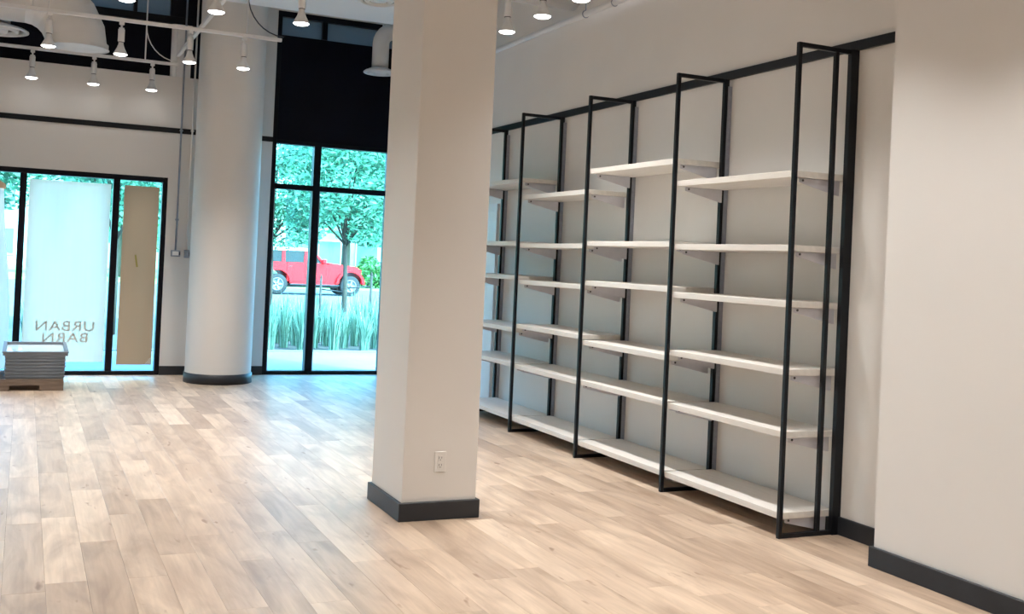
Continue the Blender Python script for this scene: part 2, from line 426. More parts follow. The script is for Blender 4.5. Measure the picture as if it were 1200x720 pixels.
# mirrored vinyl lettering stuck on the glass behind the paper
def lettering(txt, x0, x1, z0, z1, y):
    cu = bpy.data.curves.new('lettering', 'FONT'); cu.body = txt; cu.size = 1; cu.space_character = 1.08; cu.resolution_u = 3
    tmp = bpy.data.objects.new('tmp', cu); COL.objects.link(tmp)
    bpy.context.view_layer.update()
    me = bpy.data.meshes.new_from_object(tmp.evaluated_get(bpy.context.evaluated_depsgraph_get()))
    bpy.data.objects.remove(tmp); bpy.data.curves.remove(cu)
    xs = [v.co.x for v in me.vertices]; ys = [v.co.y for v in me.vertices]
    sx = (x1 - x0) / (max(xs) - min(xs)); sz = (z1 - z0) / (max(ys) - min(ys))
    for v in me.vertices:
        v.co = (x1 - (v.co.x - min(xs)) * sx, y, z0 + (v.co.y - min(ys)) * sz)
    me.materials.clear(); me.materials.append(bpy.data.materials['vinyl_letter']); me.update()
    return link('lettering', me, w2, label='mirrored shop name lettering on the glass')
lettering('URBAN', 0.150, 0.760, 0.500, 0.612, YF - 0.0105)
lettering('BARN', 0.224, 0.696, 0.374, 0.478, YF - 0.0105)

# ---- dark glazing above the door wall
w3 = link('window_3', None, kind='structure', label='dark clerestory glazing above the door wall')
pane(w3, XL, 2.10, 3.51, 4.19, 'spandrel', YF + 0.06, 0.03, 'spandrel_panel')
bar(w3, XL, 2.10, 4.13, 4.215); bar(w3, XL, 2.10, 4.56, 4.62)
for a, b in ((-1.2, -0.3), (-0.24, 0.38), (0.44, 1.02), (1.06, 1.43)):
    pane(w3, a, b, 4.215, 4.56, 'pane_frosted', YF + 0.05)
for a, b in ((XL, -1.2), (-0.30, -0.24), (0.38, 0.44), (1.02, 1.06), (1.43, 2.10)):
    bar(w3, a, b, 4.215, 4.56)

# ---- plain door in the shelf wall
d1 = link('door_1', None, kind='structure', label='white flush door in the shelf wall')
MB().cbox(XW - 0.018, XW - 0.001, 10.02, 10.90, 0.01, 2.03, 0.003).build('door_leaf', 'door_white', d1)
MB().box(XW - 0.03, XW, 9.95, 10.02, 0, 2.10).box(XW - 0.03, XW, 10.90, 10.97, 0, 2.10).box(XW - 0.03, XW, 10.02, 10.90, 2.03, 2.10).build('door_frame', 'door_white', d1)
MB().tube([(XW - 0.02, 10.82, 1.0), (XW - 0.07, 10.82, 1.0), (XW - 0.07, 10.72, 1.0)], 0.011, 8).build('handle', 'galvanised', d1)

# ================================================================== SHELVING
sh = thing('wall_shelving_unit', 'long black steel framed shelving unit with off-white shelves along the wall', 'shelving', (4.0, 7.3, 0))
def P_(mb):      # world coordinates -> local of the unit
    mb.v = [(x - 4.0, y - 7.3, z) for x, y, z in mb.v]; return mb
PY_ = [4.852, 6.087, 7.322, 8.557, 9.792]
T = 0.026; ZT = 2.838
for i, y in enumerate(PY_):
    P_(MB().cbox(3.962, 3.962 + T, y - T / 2, y + T / 2, 0, ZT, 0.002)).build('front_post', 'black_steel', sh)
    P_(MB().cbox(3.962 + T, 4.345, y - T / 2, y + T / 2, ZT - T, ZT, 0.002)).build('top_bar', 'black_steel', sh)
    P_(MB().cbox(3.962 + T, 4.345, y - T / 2, y + T / 2, 0, T, 0.002)).build('foot_bar', 'black_steel', sh)
    P_(MB().cbox(4.345, 4.381, y - 0.016, y + 0.016, 0, ZT, 0.002)).build('wall_upright', 'black_steel', sh)
    if i:
        st = MB().box(4.368, 4.398, y - 0.025, y - 0.017, 0.11, ZT - 0.05)
        P_(st).build('slotted_standard', 'standard_grey', sh)
P_(MB().cbox(4.232, 4.232 + T, PY_[0] - T / 2, PY_[0] + T / 2, T, ZT - T, 0.002)).build('middle_post', 'black_steel', sh)
P_(MB().box(4.340, 4.398, PY_[0] - 0.022, PY_[0] + 0.010, 0.0, ZT)).build('end_upright', 'black_steel', sh)
ZA = [2.105, 1.677, 1.353, 0.962, 0.604, 0.140]; ZB = [2.262, 1.696, 1.388, 0.922, 0.610, 0.140]
TH = 0.038
shelf_w = 1.235 - 0.030
board = MB().cbox(-0.195, 0.195, -shelf_w / 2, shelf_w / 2, -TH, 0, 0.002).mesh('shelf', 'shelf_laminate')
bprof = [(-0.145, 0.0), (0.155, 0.0), (0.155, -0.088), (0.140, -0.088), (-0.145, -0.026)]
brk = MB().prism(bprof, -0.002, 0.002).box(-0.145, 0.155, -0.002, 0.018, -0.003, 0.0).mesh('bracket', 'bracket_grey')
scw = MB().tube([(0, -0.006, 0), (0, 0.006, 0)], 0.007, 10).mesh('screw', 'screw_dark')
for b in range(4):
    yc = (PY_[b] + PY_[b + 1]) / 2
    for z in (ZA if b % 2 == 0 else ZB):
        s = link('shelf', board, sh, (4.184 - 4.0, yc - 7.3, z))
        for sgn in (-1, 1):
            link('bracket', brk, s, (0, sgn * (shelf_w / 2 - 0.022), -TH))
            link('screw', scw, s, (-0.118, sgn * (shelf_w / 2 - 0.022), -TH - 0.014))

# ================================================================== TRACK LIGHTING
ZTR = 3.585        # underside of the tracks
tr_mb = MB()
def track(label, a, b, drops, lift=0.0):
    a = Vector((*a, 0)); b = Vector((*b, 0))
    t = thing('light_track', label, 'light track', (a.x, a.y, ZTR + lift), 'white lighting tracks')
    d = b - a
    w = 0.018
    if abs(d.x) > abs(d.y): MB().cbox(0, d.x, -w, w, 0, 0.034, 0.003).build('rail', 'white_metal', t)
    else: MB().cbox(-w, w, 0, d.y, 0, 0.034, 0.003).build('rail', 'white_metal', t)
    for k, (s, feed) in enumerate(drops):
        p = d * s; top = ZC if not (1.70 < a.x + p.x < 4.02 and 9.75 < a.y + p.y < 11.5) else 4.13
        MB().tube([(p.x, p.y, 0.03), (p.x, p.y, top - ZTR)], 0.005 if not feed else 0.008, 6).build('suspension_rod', 'white_metal', t)
        if feed:
            u = d.normalized() * feed
            pts = [Vector((p.x, p.y, 0.42)) + u * (0.34 * (1 - math.cos(q * math.pi / 2 / 8))) - Vector((0, 0, 0.37 * math.sin(q * math.pi / 2 / 8))) for q in range(9)]
            MB().tube(pts, 0.006, 6).build('feed_cable', 'white_metal' if feed < 1.05 else 'cable_dark', t)
    return t
track('white lighting track hung close to the door wall', (-1.6, 12.72), (1.50, 12.72), [(0.1, 0), (0.885, 1.0)])
track('white lighting track hung in front of the round column', (-1.6, 10.55), (2.22, 10.55), [(0.12, 0), (0.41, 0), (0.445, 0), (0.91, 1.06)])
track('white lighting track joining the cross tracks and ending at the riser pipe', (1.45, 8.30), (1.45, 12.30), [(0.03, 0)], 0.036)
track('white lighting track hung over the middle of the floor', (-1.6, 8.18), (2.22, 8.18), [(0.1, 0), (0.9, 0)])
track('white lighting track running along in front of the shelving', (3.30, 1.0), (3.30, 7.95), [(0.05, 0), (0.5, 0), (0.97, 0)])

ad_me = MB().cbox(-0.022, 0.022, -0.016, 0.016, -0.03, 0.0, 0.003).tube([(0, 0, -0.03), (0, 0, -0.075)], 0.009, 8).tube([(-0.024, 0, -0.062), (0.024, 0, -0.062)], 0.007, 8).mesh('track_adapter', 'white_metal')
st_me = MB().lathe([(0.0, -0.068), (0.027, -0.070), (0.030, -0.076), (0.030, -0.185), (0.024, -0.190)], n=16).mesh('lamp_holder', 'white_metal')
rg_me = MB().lathe([(0.0245, -0.188), (0.0245, -0.196)], n=16).mesh('holder_ring', 'cable_dark')
bu_me = MB().lathe([(0.021, -0.194), (0.024, -0.215), (0.036, -0.250), (0.054, -0.283), (0.061, -0.298), (0.061, -0.306)], n=24).mesh('bulb', 'white_metal')
le_me = MB().lathe([(0.061, -0.306), (0.050, -0.314), (0.028, -0.320), (0.0, -0.322)], n=24).mesh('bulb_lens', 'lamp_glow')
li_d = bpy.data.lights.new('bulb_light', 'SPOT'); li_d.energy = LAMP_W; li_d.spot_size = R_(112); li_d.spot_blend = 1.0
li_d.shadow_soft_size = 0.055; li_d.color = (1.0, 0.975, 0.945)
lw_d = li_d.copy(); lw_d.spot_size = R_(34); lw_d.energy = 130.0     # narrow-beam bulbs on the track close to the door wall
def head(x, y, label, group='white track spotlights', beam=None):
    t = thing('track_spotlight', label, 'spotlight', (x, y, ZTR), group)
    for nm, me in (('track_adapter', ad_me), ('lamp_holder', st_me), ('holder_ring', rg_me), ('bulb', bu_me), ('bulb_lens', le_me)):
        link(nm, me, t)
    seen = in_view((x, y, ZTR - 0.31), 2)
    l = bpy.data.objects.new('bulb_light' if seen else 'bulb_light_offscreen', beam or li_d); COL.objects.link(l); l.parent = t; l.location = (0, 0, -0.33)
    return t
W = 'lit white track spotlight '
for x, txt in ((-0.018, 'third from the riser pipe on the track by the door wall'), (0.609, 'second from the riser pipe on the track by the door wall'), (1.227, 'first from the riser pipe on the track by the door wall')):
    head(x, 12.72, W + txt, beam=lw_d)
for x, txt in ((0.11, 'hanging in front of the big white duct elbow'), (0.728, 'just beside the outlet of the big duct elbow'), (1.35, 'under the crossing of two tracks'), (1.858, 'in front of the round column, last on its track')):
    head(x, 10.55, W + txt)
for x, txt in ((0.587, 'over mid floor below the slate clerestory panes'), (1.222, 'over mid floor beside the joining track'), (1.865, 'over mid floor in front of the tall window')):
    head(x, 8.18 + 0.0, W + txt)
for y, txt in ((7.48, 'first from the square column on the shelving track'), (6.86, 'second from the square column on the shelving track'), (6.28, 'third from the square column on the shelving track')):
    head(3.30, y, W + txt)
# the rest of the room's lamps, on the tracks over and behind the camera
for y in (5.3, 4.2, 3.1, 2.0): head(3.30, y, 'white track spotlight over the open floor before the wall return', 'spotlights over the open floor')
for ty in (3.6, 1.3, -1.0, -3.3):
    track('white lighting track over the open floor of the room', (-3.6, ty), (2.2, ty), [(0.1, 0), (0.9, 0)])
    for x in (-3.0, -1.4, 0.2, 1.8):
        head(x, ty, 'white track spotlight over the open floor of the room', 'spotlights over the open floor of the room')
track('white lighting track over the floor in front of the square column', (-3.6, 5.9), (1.4, 5.9), [(0.1, 0), (0.9, 0)])
for x in (-3.0, -1.4, -0.2, 0.8): head(x, 5.9, 'white track spotlight over the floor in front of the square column', 'spotlights before the square column')
for ty in (8.18, 10.55):
    for x in (-1.0,): head(x, ty, 'white track spotlight over the floor by the side wall', 'spotlights by the side wall')

# ================================================================== DUCTS, PIPES, ELECTRICS
el = thing('duct_elbow', 'big white round duct elbow turning down above the shop door', 'duct', (0.395, 11.5, 3.455))
cx_, cz_, rr_, rd_ = -0.10 - 0.395, 0.0, 0.480, 0.290
NG = 5
for g in range(NG):     # gored segments
    a0 = math.pi / 2 * g / NG; a1 = math.pi / 2 * (g + 1) / NG
    vs = []; n = 32
    for a in (a0, a1):
        for k in range(n):
            t = 2 * math.pi * k / n; r = rr_ + rd_ * math.cos(t)
            vs.append((cx_ + r * math.cos(a), rd_ * math.sin(t), cz_ + r * math.sin(a)))
    MB().add(vs, [(k, (k + 1) % n, n + (k + 1) % n, n + k) for k in range(n)], True).build('duct_gore', 'duct_white', el)
MB().tube([(cx_, 0, rr_), (-3.6, 0, rr_)], rd_, 32).build('duct_run', 'duct_white', el)
MB().lathe([(rd_, 0.0), (rd_ + 0.003, 0.0), (rd_ + 0.003, -0.006), (rd_ - 0.006, -0.006), (rd_ - 0.006, 0.05)], (0, 0, 0), 32).build('end_collar', 'duct_white', el)
for x in (-0.75, -2.4): MB().tube([(x, 0, rr_ + rd_ - 0.01), (x, 0, ZC - 3.455)], 0.008, 6).build('hanger_rod', 'white_metal', el)
MB().lathe([(rd_ - 0.003, 0.004), (0.0, 0.004)], (0, 0, 0), 32).build('outlet_grille', 'duct_white', el)

def drop_diffuser(label, x, y, z, rdisc, rstem, top, side):
    t = thing('drop_diffuser', label, 'diffuser', (x, y, z))
    MB().lathe([(rdisc * 0.55, 0.06), (rdisc * 0.9, 0.03), (rdisc, 0.012), (rdisc, 0.0), (rdisc * 0.93, -0.006), (rdisc * 0.86, 0.004), (rdisc * 0.86, 0.03)], n=36).build('cone_rim', 'duct_white', t)
    MB().lathe([(rdisc * 0.72, 0.03), (rdisc * 0.72, -0.006), (rdisc * 0.62, -0.010), (rdisc * 0.58, 0.02)], n=36).build('cone_ring', 'duct_white', t)
    MB().lathe([(rdisc * 0.42, 0.02), (rdisc * 0.40, -0.010), (0.0, -0.014)], n=36).build('cone_centre', 'duct_white', t)
    MB().lathe([(rdisc * 0.84, 0.032), (0, 0.032)], n=36).build('cone_back', 'slot_dark', t)
    if side:
        pts = [(0, 0, 0.05), (0, 0, top - 0.16)] + [(side * 0.16 * (1 - math.cos(q * math.pi / 12)), 0, top - 0.16 + 0.16 * math.sin(q * math.pi / 12)) for q in range(1, 7)] + [(side * 0.52, 0, top)]
        MB().tube(pts, rstem, 24).build('drop_duct', 'duct_white', t)
        MB().tube([(side * 0.02, 0, top), (side * 0.02, 0, ZC - z)], 0.010, 8).build('hanger_rod', 'white_metal', t)
    else:
        MB().tube([(0, 0, 0.05), (0, 0, top)], rstem, 24).build('drop_duct', 'duct_white', t)
    return t
drop_diffuser('white round drop diffuser on an elbow duct before the tall window spandrel', 3.795, 12.35, 3.715, 0.195, 0.100, 0.52, 1)
drop_diffuser('wide white round diffuser behind the big duct elbow', -0.40, 12.25, 3.665, 0.34, 0.16, ZC - 3.665, 0)
sd = thing('ceiling_diffuser', 'round white ringed diffuser set under the dropped soffit', 'diffuser', (3.18, 10.50, 4.13))
for r0, r1 in ((0.22, 0.17), (0.15, 0.105), (0.085, 0.0)):
    MB().lathe([(r0, 0.0), (r0, -0.012), (max(r1, 0.001), -0.03), (max(r1, 0.001), -0.005)], n=32).build('diffuser_ring', 'plastic_white', sd)
MB().disc((0, 0, -0.001), 0.2, 32, False).build('diffuser_back', 'slot_dark', sd)
sl = thing('recessed_downlight', 'small white recessed downlight in the dropped soffit', 'downlight', (2.78, 10.60, 4.13))
MB().lathe([(0.08, 0.0), (0.08, -0.01), (0.065, -0.012), (0.06, -0.002)], n=24).build('trim_ring', 'plastic_white', sl)
MB().disc((0, 0, -0.004), 0.06, 24, False).build('lens', 'lamp_glow', sl)
rd = thing('round_duct', 'white round duct crossing overhead to the shelf wall', 'duct', (XW, 8.50, 4.00))
MB().tube([(0, 0, 0), (-2.6, 0, 0)], 0.20, 32).build('duct_run', 'duct_white', rd)
for x in (-0.6, -2.0): MB().tube([(x, 0, 0.19), (x, 0, ZC - 4.0)], 0.008, 6).build('hanger_rod', 'white_metal', rd)
pp = thing('sprinkler_pipe', 'thin white pipe running high along the shelf wall', 'pipe', (4.335, 4.30, 3.69))
MB().tube([(0, 0.0, 0), (0, YF - 4.36, 0)], 0.027, 14).build('pipe_run', 'white_metal', pp)
for y in (3.35, 3.85, 1.2, 6.2):
    MB().tube([(0.03 * math.cos(a), y, 0.03 * math.sin(a)) for a in [k * math.pi / 6 for k in range(13)]], 0.006, 6).tube([(0, y, 0.03), (0, y, ZC - 3.69)], 0.006, 6).build('pipe_hanger', 'galvanised', pp)

def conduit(label, x, z0, z1, r, mat, box, boxmat):
    t = thing('electrical_conduit', label, 'conduit', (x, YF - 0.03, z0))
    MB().tube([(0, -0.018, 0), (0, -0.018, z1 - z0)], r, 10).build('tube', mat, t)
    for z in (0.35, 1.4):
        MB().cbox(-r - 0.008, r + 0.008, -0.018 - r - 0.003, 0, z, z + 0.02, 0.002).build('pipe_clamp', mat, t)
    w, h = box
    b = MB().cbox(-w / 2, w / 2, -0.055, 0, -h, 0.0, 0.005).build('junction_box', boxmat, t)
    MB().cbox(-w * 0.36, w * 0.30, -0.060, -0.055, -h * 0.8, -h * 0.2, 0.002).build('cover', 'plastic_white' if boxmat == 'galvanised' else 'standard_grey', b)
    MB().cbox(w * 0.34, w * 0.48, -0.062, -0.055, -h * 0.75, -h * 0.25, 0.002).build('switch', 'cable_dark', b)
    return t
conduit('grey conduit with switch box on the wall beside the shop door', 1.611, 1.470, 4.60, 0.011, 'galvanised', (0.105, 0.075), 'galvanised')
conduit('white conduit with grey box tucked beside the round column', 1.738, 1.478, 4.60, 0.011, 'plastic_white', (0.062, 0.095), 'standard_grey')

ot = thing('wall_outlet', 'white duplex wall outlet low on the square column', 'outlet', (2.236, 5.747, 0.332))
MB().cbox(-0.036, 0.036, -0.006, 0, -0.060, 0.060, 0.003).build('cover_plate', 'plastic_white', ot)
for z in (-0.021, 0.021):
    s = MB().cbox(-0.017, 0.017, -0.0075, -0.005, z - 0.017, z + 0.017, 0.002).build('socket', 'plastic_white', ot)
    MB().box(-0.009, -0.006, -0.0082, -0.007, z - 0.002, z + 0.009).box(0.006, 0.009, -0.0082, -0.007, z - 0.002, z + 0.009).tube([(0, -0.0082, z - 0.009), (0, -0.007, z - 0.009)], 0.003, 8).build('slot', 'slot_dark', s)

# ================================================================== PAPER IN THE SHOP FRONT
def sheet(name, label, mat, x0, x1, z0, z1, y, nx=10, nz=24, wob=0.004, seed=1, taper=0.0):
    r = random.Random(seed); ph = [r.uniform(0, 6) for _ in range(4)]
    vs = []; fs = []
    for j in range(nz + 1):
        for i in range(nx + 1):
            u = i / nx; v = j / nz
            yy = y - wob * (0.6 + 0.4 * math.sin(u * 9 + ph[0] + v * 2) + 0.35 * math.sin(v * 11 + ph[1]))
            vs.append((x0 + (x1 - x0) * u + taper * (1 - v), yy, z0 + (z1 - z0) * v))
    for j in range(nz):
        for i in range(nx):
            a = j * (nx + 1) + i; fs.append((a, a + 1, a + nx + 2, a + nx + 1))
    me = MB().add(vs, fs, True).mesh(name, mat)
    return link(name, me, None, None, label=label, category='paper')
sheet('window_paper', 'large cream paper sheet covering the wide door pane, shop lettering showing through', 'paper_cream', 0.016, 0.872, 0.148, 2.196, YF - 0.012, seed=2, wob=0.001)
kp = sheet('window_paper', 'narrow brown kraft paper sheet covering the side light next to the wall', 'paper_kraft', 1.016, 1.402, 0.118, 2.196, YF - 0.012, seed=5, wob=0.008)
MB().add([(1.160, YF - 0.040, 1.395), (1.178, YF - 0.040, 1.398), (1.203, YF - 0.040, 1.256), (1.183, YF - 0.040, 1.253)], [(0, 1, 2, 3)]).build('tape_strip', 'tape_ochre', kp)
# torn lower corner flap
MB().add([(1.330, YF - 0.026, 0.128), (1.400, YF - 0.022, 0.128), (1.402, YF - 0.024, 0.215), (1.37, YF - 0.055, 0.19)], [(0, 1, 2, 3)]).build('torn_flap', 'paper_curl', kp)
# rolled sheet peeling off the neighbouring pane
mb = MB(); vs = []; fs = []; nz = 20; na = 22
for j in range(nz + 1):
    v = j / nz; z = 0.10 + 2.12 * v
    rad = 0.125 - 0.035 * v + 0.015 * math.sin(v * 6); xc = -0.31 + 0.055 * (1 - v) + 0.02 * math.sin(v * 4)
    zt = 0.10 * max(0, v - 0.9) / 0.1
    for k in range(na + 1):
        a = math.radians(-200 + 300 * k / na)
        vs.append((xc + rad * math.cos(a), YF - 0.19 + rad * math.sin(a), z - (0.12 * (0.5 + 0.5 * math.cos(a)) if j == nz else 0)))
for j in range(nz):
    for k in range(na):
        a = j * (na + 1) + k; fs.append((a, a + 1, a + na + 2, a + na + 1))
cp = MB().add(vs, fs, True).build('paper_roll', 'paper_curl', label='pale curled paper sheet peeling off the pane behind the tray stacks', category='paper')
rmb = MB(); pts = []
for k in range(13):
    a = math.radians(-200 + 300 * k / 12); pts.append((-0.31 + 0.094 * math.cos(a), YF - 0.19 + 0.094 * math.sin(a)))
vs = [(x, y, 2.06) for x, y in pts] + [(x, y, 2.225 - 0.12 * (0.5 + 0.5 * (x + 0.31) / 0.094)) for x, y in pts]
rmb.add(vs, [(k, k + 1, 14 + k, 13 + k) for k in range(12)], True).build('brown_edge', 'paper_kraft', cp)

# ================================================================== PALLET AND TRAYS
pl = thing('pallet', 'low brown wooden pallet under the grey tray stacks', 'pallet', (-0.30, 12.05, 0))
for x in (0.66, 0.0, -0.66):
    st = [(-0.42, 0.022), (0.42, 0.022), (0.42, 0.098), (-0.42, 0.098)]
    MB().cbox(x - 0.03, x + 0.03, -0.36, 0.46, 0.0, 0.098, 0.003).build('stringer', 'pallet_wood', pl)
fb = MB().prism([(-0.72, 0.0), (-0.42, 0.0), (-0.42, 0.055), (-0.10, 0.055), (-0.10, 0.0), (0.22, 0.0), (0.22, 0.055), (0.50, 0.055), (0.50, 0.0), (0.72, 0.0), (0.72, 0.098), (-0.72, 0.098)], -0.385, -0.360)
fb.build('notched_board', 'pallet_wood', pl)
MB().cbox(-0.72, 0.72, -0.30, -0.28, 0.0, 0.098, 0.003).build('inner_board', 'pallet_wood', pl)
for k in range(7):
    MB().cbox(-0.72, 0.72, -0.365 + k * 0.120, -0.365 + k * 0.120 + 0.105, 0.098, 0.113, 0.002).build('deck_board', 'pallet_wood', pl)
def tray_meshes(w, d, h):
    e = 0.028
    fr = MB()
    fr.cbox(-w / 2, w / 2, -d / 2, -d / 2 + e, 0, h, 0.003).cbox(-w / 2, w / 2, d / 2 - e, d / 2, 0, h, 0.003)
    fr.cbox(-w / 2, -w / 2 + e, -d / 2 + e, d / 2 - e, 0, h, 0.003).cbox(w / 2 - e, w / 2, -d / 2 + e, d / 2 - e, 0, h, 0.003)
    o = 0.007
    for a0, a1, b0, b1 in ((-w / 2 - o, w / 2 + o, -d / 2 - o, -d / 2 + 0.004), (-w / 2 - o, w / 2 + o, d / 2 - 0.004, d / 2 + o), (-w / 2 - o, -w / 2 + 0.004, -d / 2, d / 2), (w / 2 - 0.004, w / 2 + o, -d / 2, d / 2)):
        fr.box(a0, a1, b0, b1, h - 0.013, h - 0.001)
    return fr.mesh('tray', 'tray_grey'), MB().box(-w / 2 + e, w / 2 - e, -d / 2 + e, d / 2 - e, 0.004, 0.012).mesh('tray_floor', 'tray_inside')
HT = 0.033
t_fr, t_in = tray_meshes(0.545, 0.80, HT - 0.0015)
t2_fr, t2_in = tray_meshes(0.60, 0.82, 0.042)
rt = random.Random(4)
def tray(x, y, z, fr, ti, label, group):
    o = link('metal_tray', fr, None, (x, y, z), label=label, category='tray', group=group)
    link('tray_floor', ti, o)
    return o
words = ['bottom', 'second', 'third', 'fourth', 'fifth', 'sixth', 'seventh', 'eighth']
for k in range(7):
    tray(0.150 + rt.uniform(-0.004, 0.004), 12.13 + rt.uniform(-0.004, 0.004), 0.1135 + k * HT, t_fr, t_in,
         'grey shallow metal tray, %s from the bottom of the full stack on the pallet' % words[k] if k else 'grey shallow metal tray lying lowest of the full stack, on the pallet', 'grey trays in the full stack')
tt = tray(0.150, 12.13, 0.1135 + 7 * HT + 0.0015, t2_fr, t2_in, 'open grey tray with pale inside topping the full stack on the pallet', 'grey trays in the full stack')
tt.rotation_euler.x = R_(2.2); tt.location.z += 0.0155
for k in range(8):
    tray(-0.56 + rt.uniform(-0.003, 0.003), 12.13, 0.1135 + k * HT, t_fr, t_in, 'grey tray in the neighbouring stack at the end of the pallet', 'grey trays in the neighbouring stack')

# ================================================================== OUTDOORS
struct('pavement', MB().box(-30, 40, YF + 0.12, 16.3, -0.25, -0.02), 'pavement', 'pale pavement outside the shop front')
struct('pavement_side', MB().box(-30, XL - 0.15, -25, YF + 0.12, -0.25, -0.02), 'pavement', 'pale pavement of the side street')
struct('pavement_bed', MB().box(-30, 40, 16.3, 23.6, -0.25, -0.03), 'soil', 'planting bed beyond the pavement')
struct('kerb', MB().box(-30, 40, 16.2, 16.32, -0.25, 0.0), 'pavement', 'pale stone kerb of the planting bed')
struct('road', MB().box(-60, 80, 23.6, 46, -0.3, -0.05), 'asphalt', 'sunlit grey road')
struct('lawn', MB().box(-90, 120, 46, 120, -0.3, -0.02), 'lawn', 'lawn beyond the road')

rg = random.Random(11)
REACH = 0.225      # every blade stays within this radius, so clumps stand beside one another
def grass_mesh(seed, nb=150, h=0.92):
    r = random.Random(seed); mb = MB()
    for _ in range(nb):
        a = r.uniform(0, 6.283); hh = h * r.uniform(0.45, 1.0); w = r.uniform(0.004, 0.008)
        b0 = r.uniform(0, 0.075); ba = a + r.uniform(-0.7, 0.7); bx, by = b0 * math.cos(ba), b0 * math.sin(ba)
        dx, dy = math.cos(a), math.sin(a); px, py = -dy * w, dx * w
        ln = (REACH - 0.010 - b0) * r.uniform(0.25, 1.0); droop = r.uniform(0.0, 0.30)
        P = []
        for s_ in (0, 0.35, 0.7, 0.88, 1.0):
            P.append((bx + dx * ln * s_ ** 1.7, by + dy * ln * s_ ** 1.7, hh * (s_ - droop * s_ ** 4)))
        vs = []
        for i, p in enumerate(P[:4]):
            t = (0.8, 1, 0.8, 0.5)[i]; vs += [(p[0] - px * t, p[1] - py * t, p[2]), (p[0] + px * t, p[1] + py * t, p[2])]
        vs.append(P[4])
        mb.add(vs, [(0, 1, 3, 2), (2, 3, 5, 4), (4, 5, 7, 6), (6, 7, 8)])
    return mb.mesh('grass_clump', 'grass_blade')
gm = [grass_mesh(s) for s in (1, 2, 3, 4)]
keep_off = ((5.10, 18.1), (4.66, 18.0), (5.62, 18.2))      # trunk and stakes
for row in range(7):
    y = 16.62 + row * 0.43
    for k in range(9):
        x = 3.05 + k * 0.50 + (row % 2) * 0.25 + row * 0.05 + rg.uniform(-0.02, 0.02); yy = y + rg.uniform(-0.02, 0.02)
        for ox, oy in keep_off:                            # step aside from trunk and stakes
            d = math.hypot(x - ox, yy - oy)
            if d < REACH + 0.06: x = None; break
        if x is None: continue
        o = link('ornamental_grass', gm[rg.randrange(4)], None, (x, yy, -0.03),
                 label='arching clump of ornamental grass in the planting bed outside the tall window', category='grass', kind='thing', group='ornamental grasses in the planting bed')
        o.rotation_euler.z = rg.uniform(0, 6.28); o.scale = (1, 1, rg.uniform(0.8, 1.08))
for k in range(4):
    o = link('ornamental_grass', gm[k % 3], None, (-0.9 + 0.5 * k, 16.9 + 0.3 * (k % 2), -0.03), label='arching clump of ornamental grass in the planting bed outside the shop door', category='grass', kind='thing', group='ornamental grasses outside the shop door')
    o.rotation_euler.z = k

def crown_mesh(seed, blobs, n, size, mat):
    r = random.Random(seed); mb = MB(); vs = []; fs = []
    tot = sum(b[3] ** 2 for b in blobs)
    for bx, by, bz, br in blobs:
        for _ in range(int(n * br * br / tot)):
            d = Vector((r.gauss(0, 1), r.gauss(0, 1), r.gauss(0, 1))).normalized() * br * (r.uniform(0.25, 1) ** 0.5)
            p = Vector((bx, by, bz)) + Vector((d.x, d.y, d.z * 0.8))
            u = Vector((r.gauss(0, 1), r.gauss(0, 1), r.gauss(0, 0.6))).normalized(); w = u.orthogonal().normalized()
            w = (w * math.cos(r.uniform(0, 6)) + u.cross(w) * math.sin(r.uniform(0, 6))).normalized()
            s = size * r.uniform(0.7, 1.3); k = len(vs)
            vs += [tuple(p - u * s), tuple(p + w * s * 0.34), tuple(p + u * s), tuple(p - w * s * 0.34)]
            fs.append((k, k + 1, k + 2, k + 3))
    return mb.add(vs, fs).mesh('crown', mat)
def tree(label, x, y, trunk_h, r, blobs, n, size, mat, seed, group=None):
    t = thing('tree', label, 'tree', (x, y, -0.03), group)
    tb = MB().tube([(0, 0, 0), (0.02, 0.01, trunk_h * 0.5), (-0.02, 0.03, trunk_h), (0.03, 0.0, trunk_h * 1.6)], [r * 1.2, r, r * 0.8, r * 0.35], 10)
    for b in blobs:
        tb.tube([(0, 0.01, trunk_h * 0.85), (b[0] * 0.5, b[1] * 0.5, (trunk_h + b[2]) / 2), (b[0] * 0.9, b[1] * 0.9, b[2])], [r * 0.5, r * 0.35, r * 0.12], 6)
    tb.build('trunk', 'bark', t)
    link('crown', crown_mesh(seed, blobs, n, size, mat), t)
    return t
tree('young street tree with a slim trunk in the planting bed outside the tall window', 5.10, 18.1, 2.0, 0.043,
     [(0.0, 0.0, 2.75, 0.95), (0.6, 0.2, 2.35, 0.6), (-0.55, -0.1, 2.45, 0.6), (0.2, 0.0, 3.7, 0.9), (-0.5, 0.2, 3.4, 0.7), (0.75, 0.1, 3.0, 0.7), (0.35, -0.1, 1.95, 0.42), (-0.75, 0.1, 2.15, 0.35)], 9000, 0.062, 'leaf_near', 3)
tree('leafy street tree with low boughs reaching across the tall window', 4.55, 21.7, 2.1, 0.06,
     [(0.0, 0.0, 2.9, 0.9), (0.7, 0.0, 2.6, 0.7), (-0.4, 0.1, 2.4, 0.7), (0.1, 0.0, 3.8, 0.9), (0.8, -0.1, 3.4, 0.65), (0.25, -0.1, 1.95, 0.5), (0.75, 0.1, 2.0, 0.4)], 8200, 0.062, 'leaf_near', 4)
tree('small street tree outside the shop door', -0.75, 19.0, 1.9, 0.055,
     [(0.0, 0.0, 2.8, 0.8), (0.5, 0.1, 2.5, 0.6), (0.1, 0.0, 3.6, 0.8), (-0.5, 0, 3.0, 0.6)], 3000, 0.085, 'leaf_near', 5)
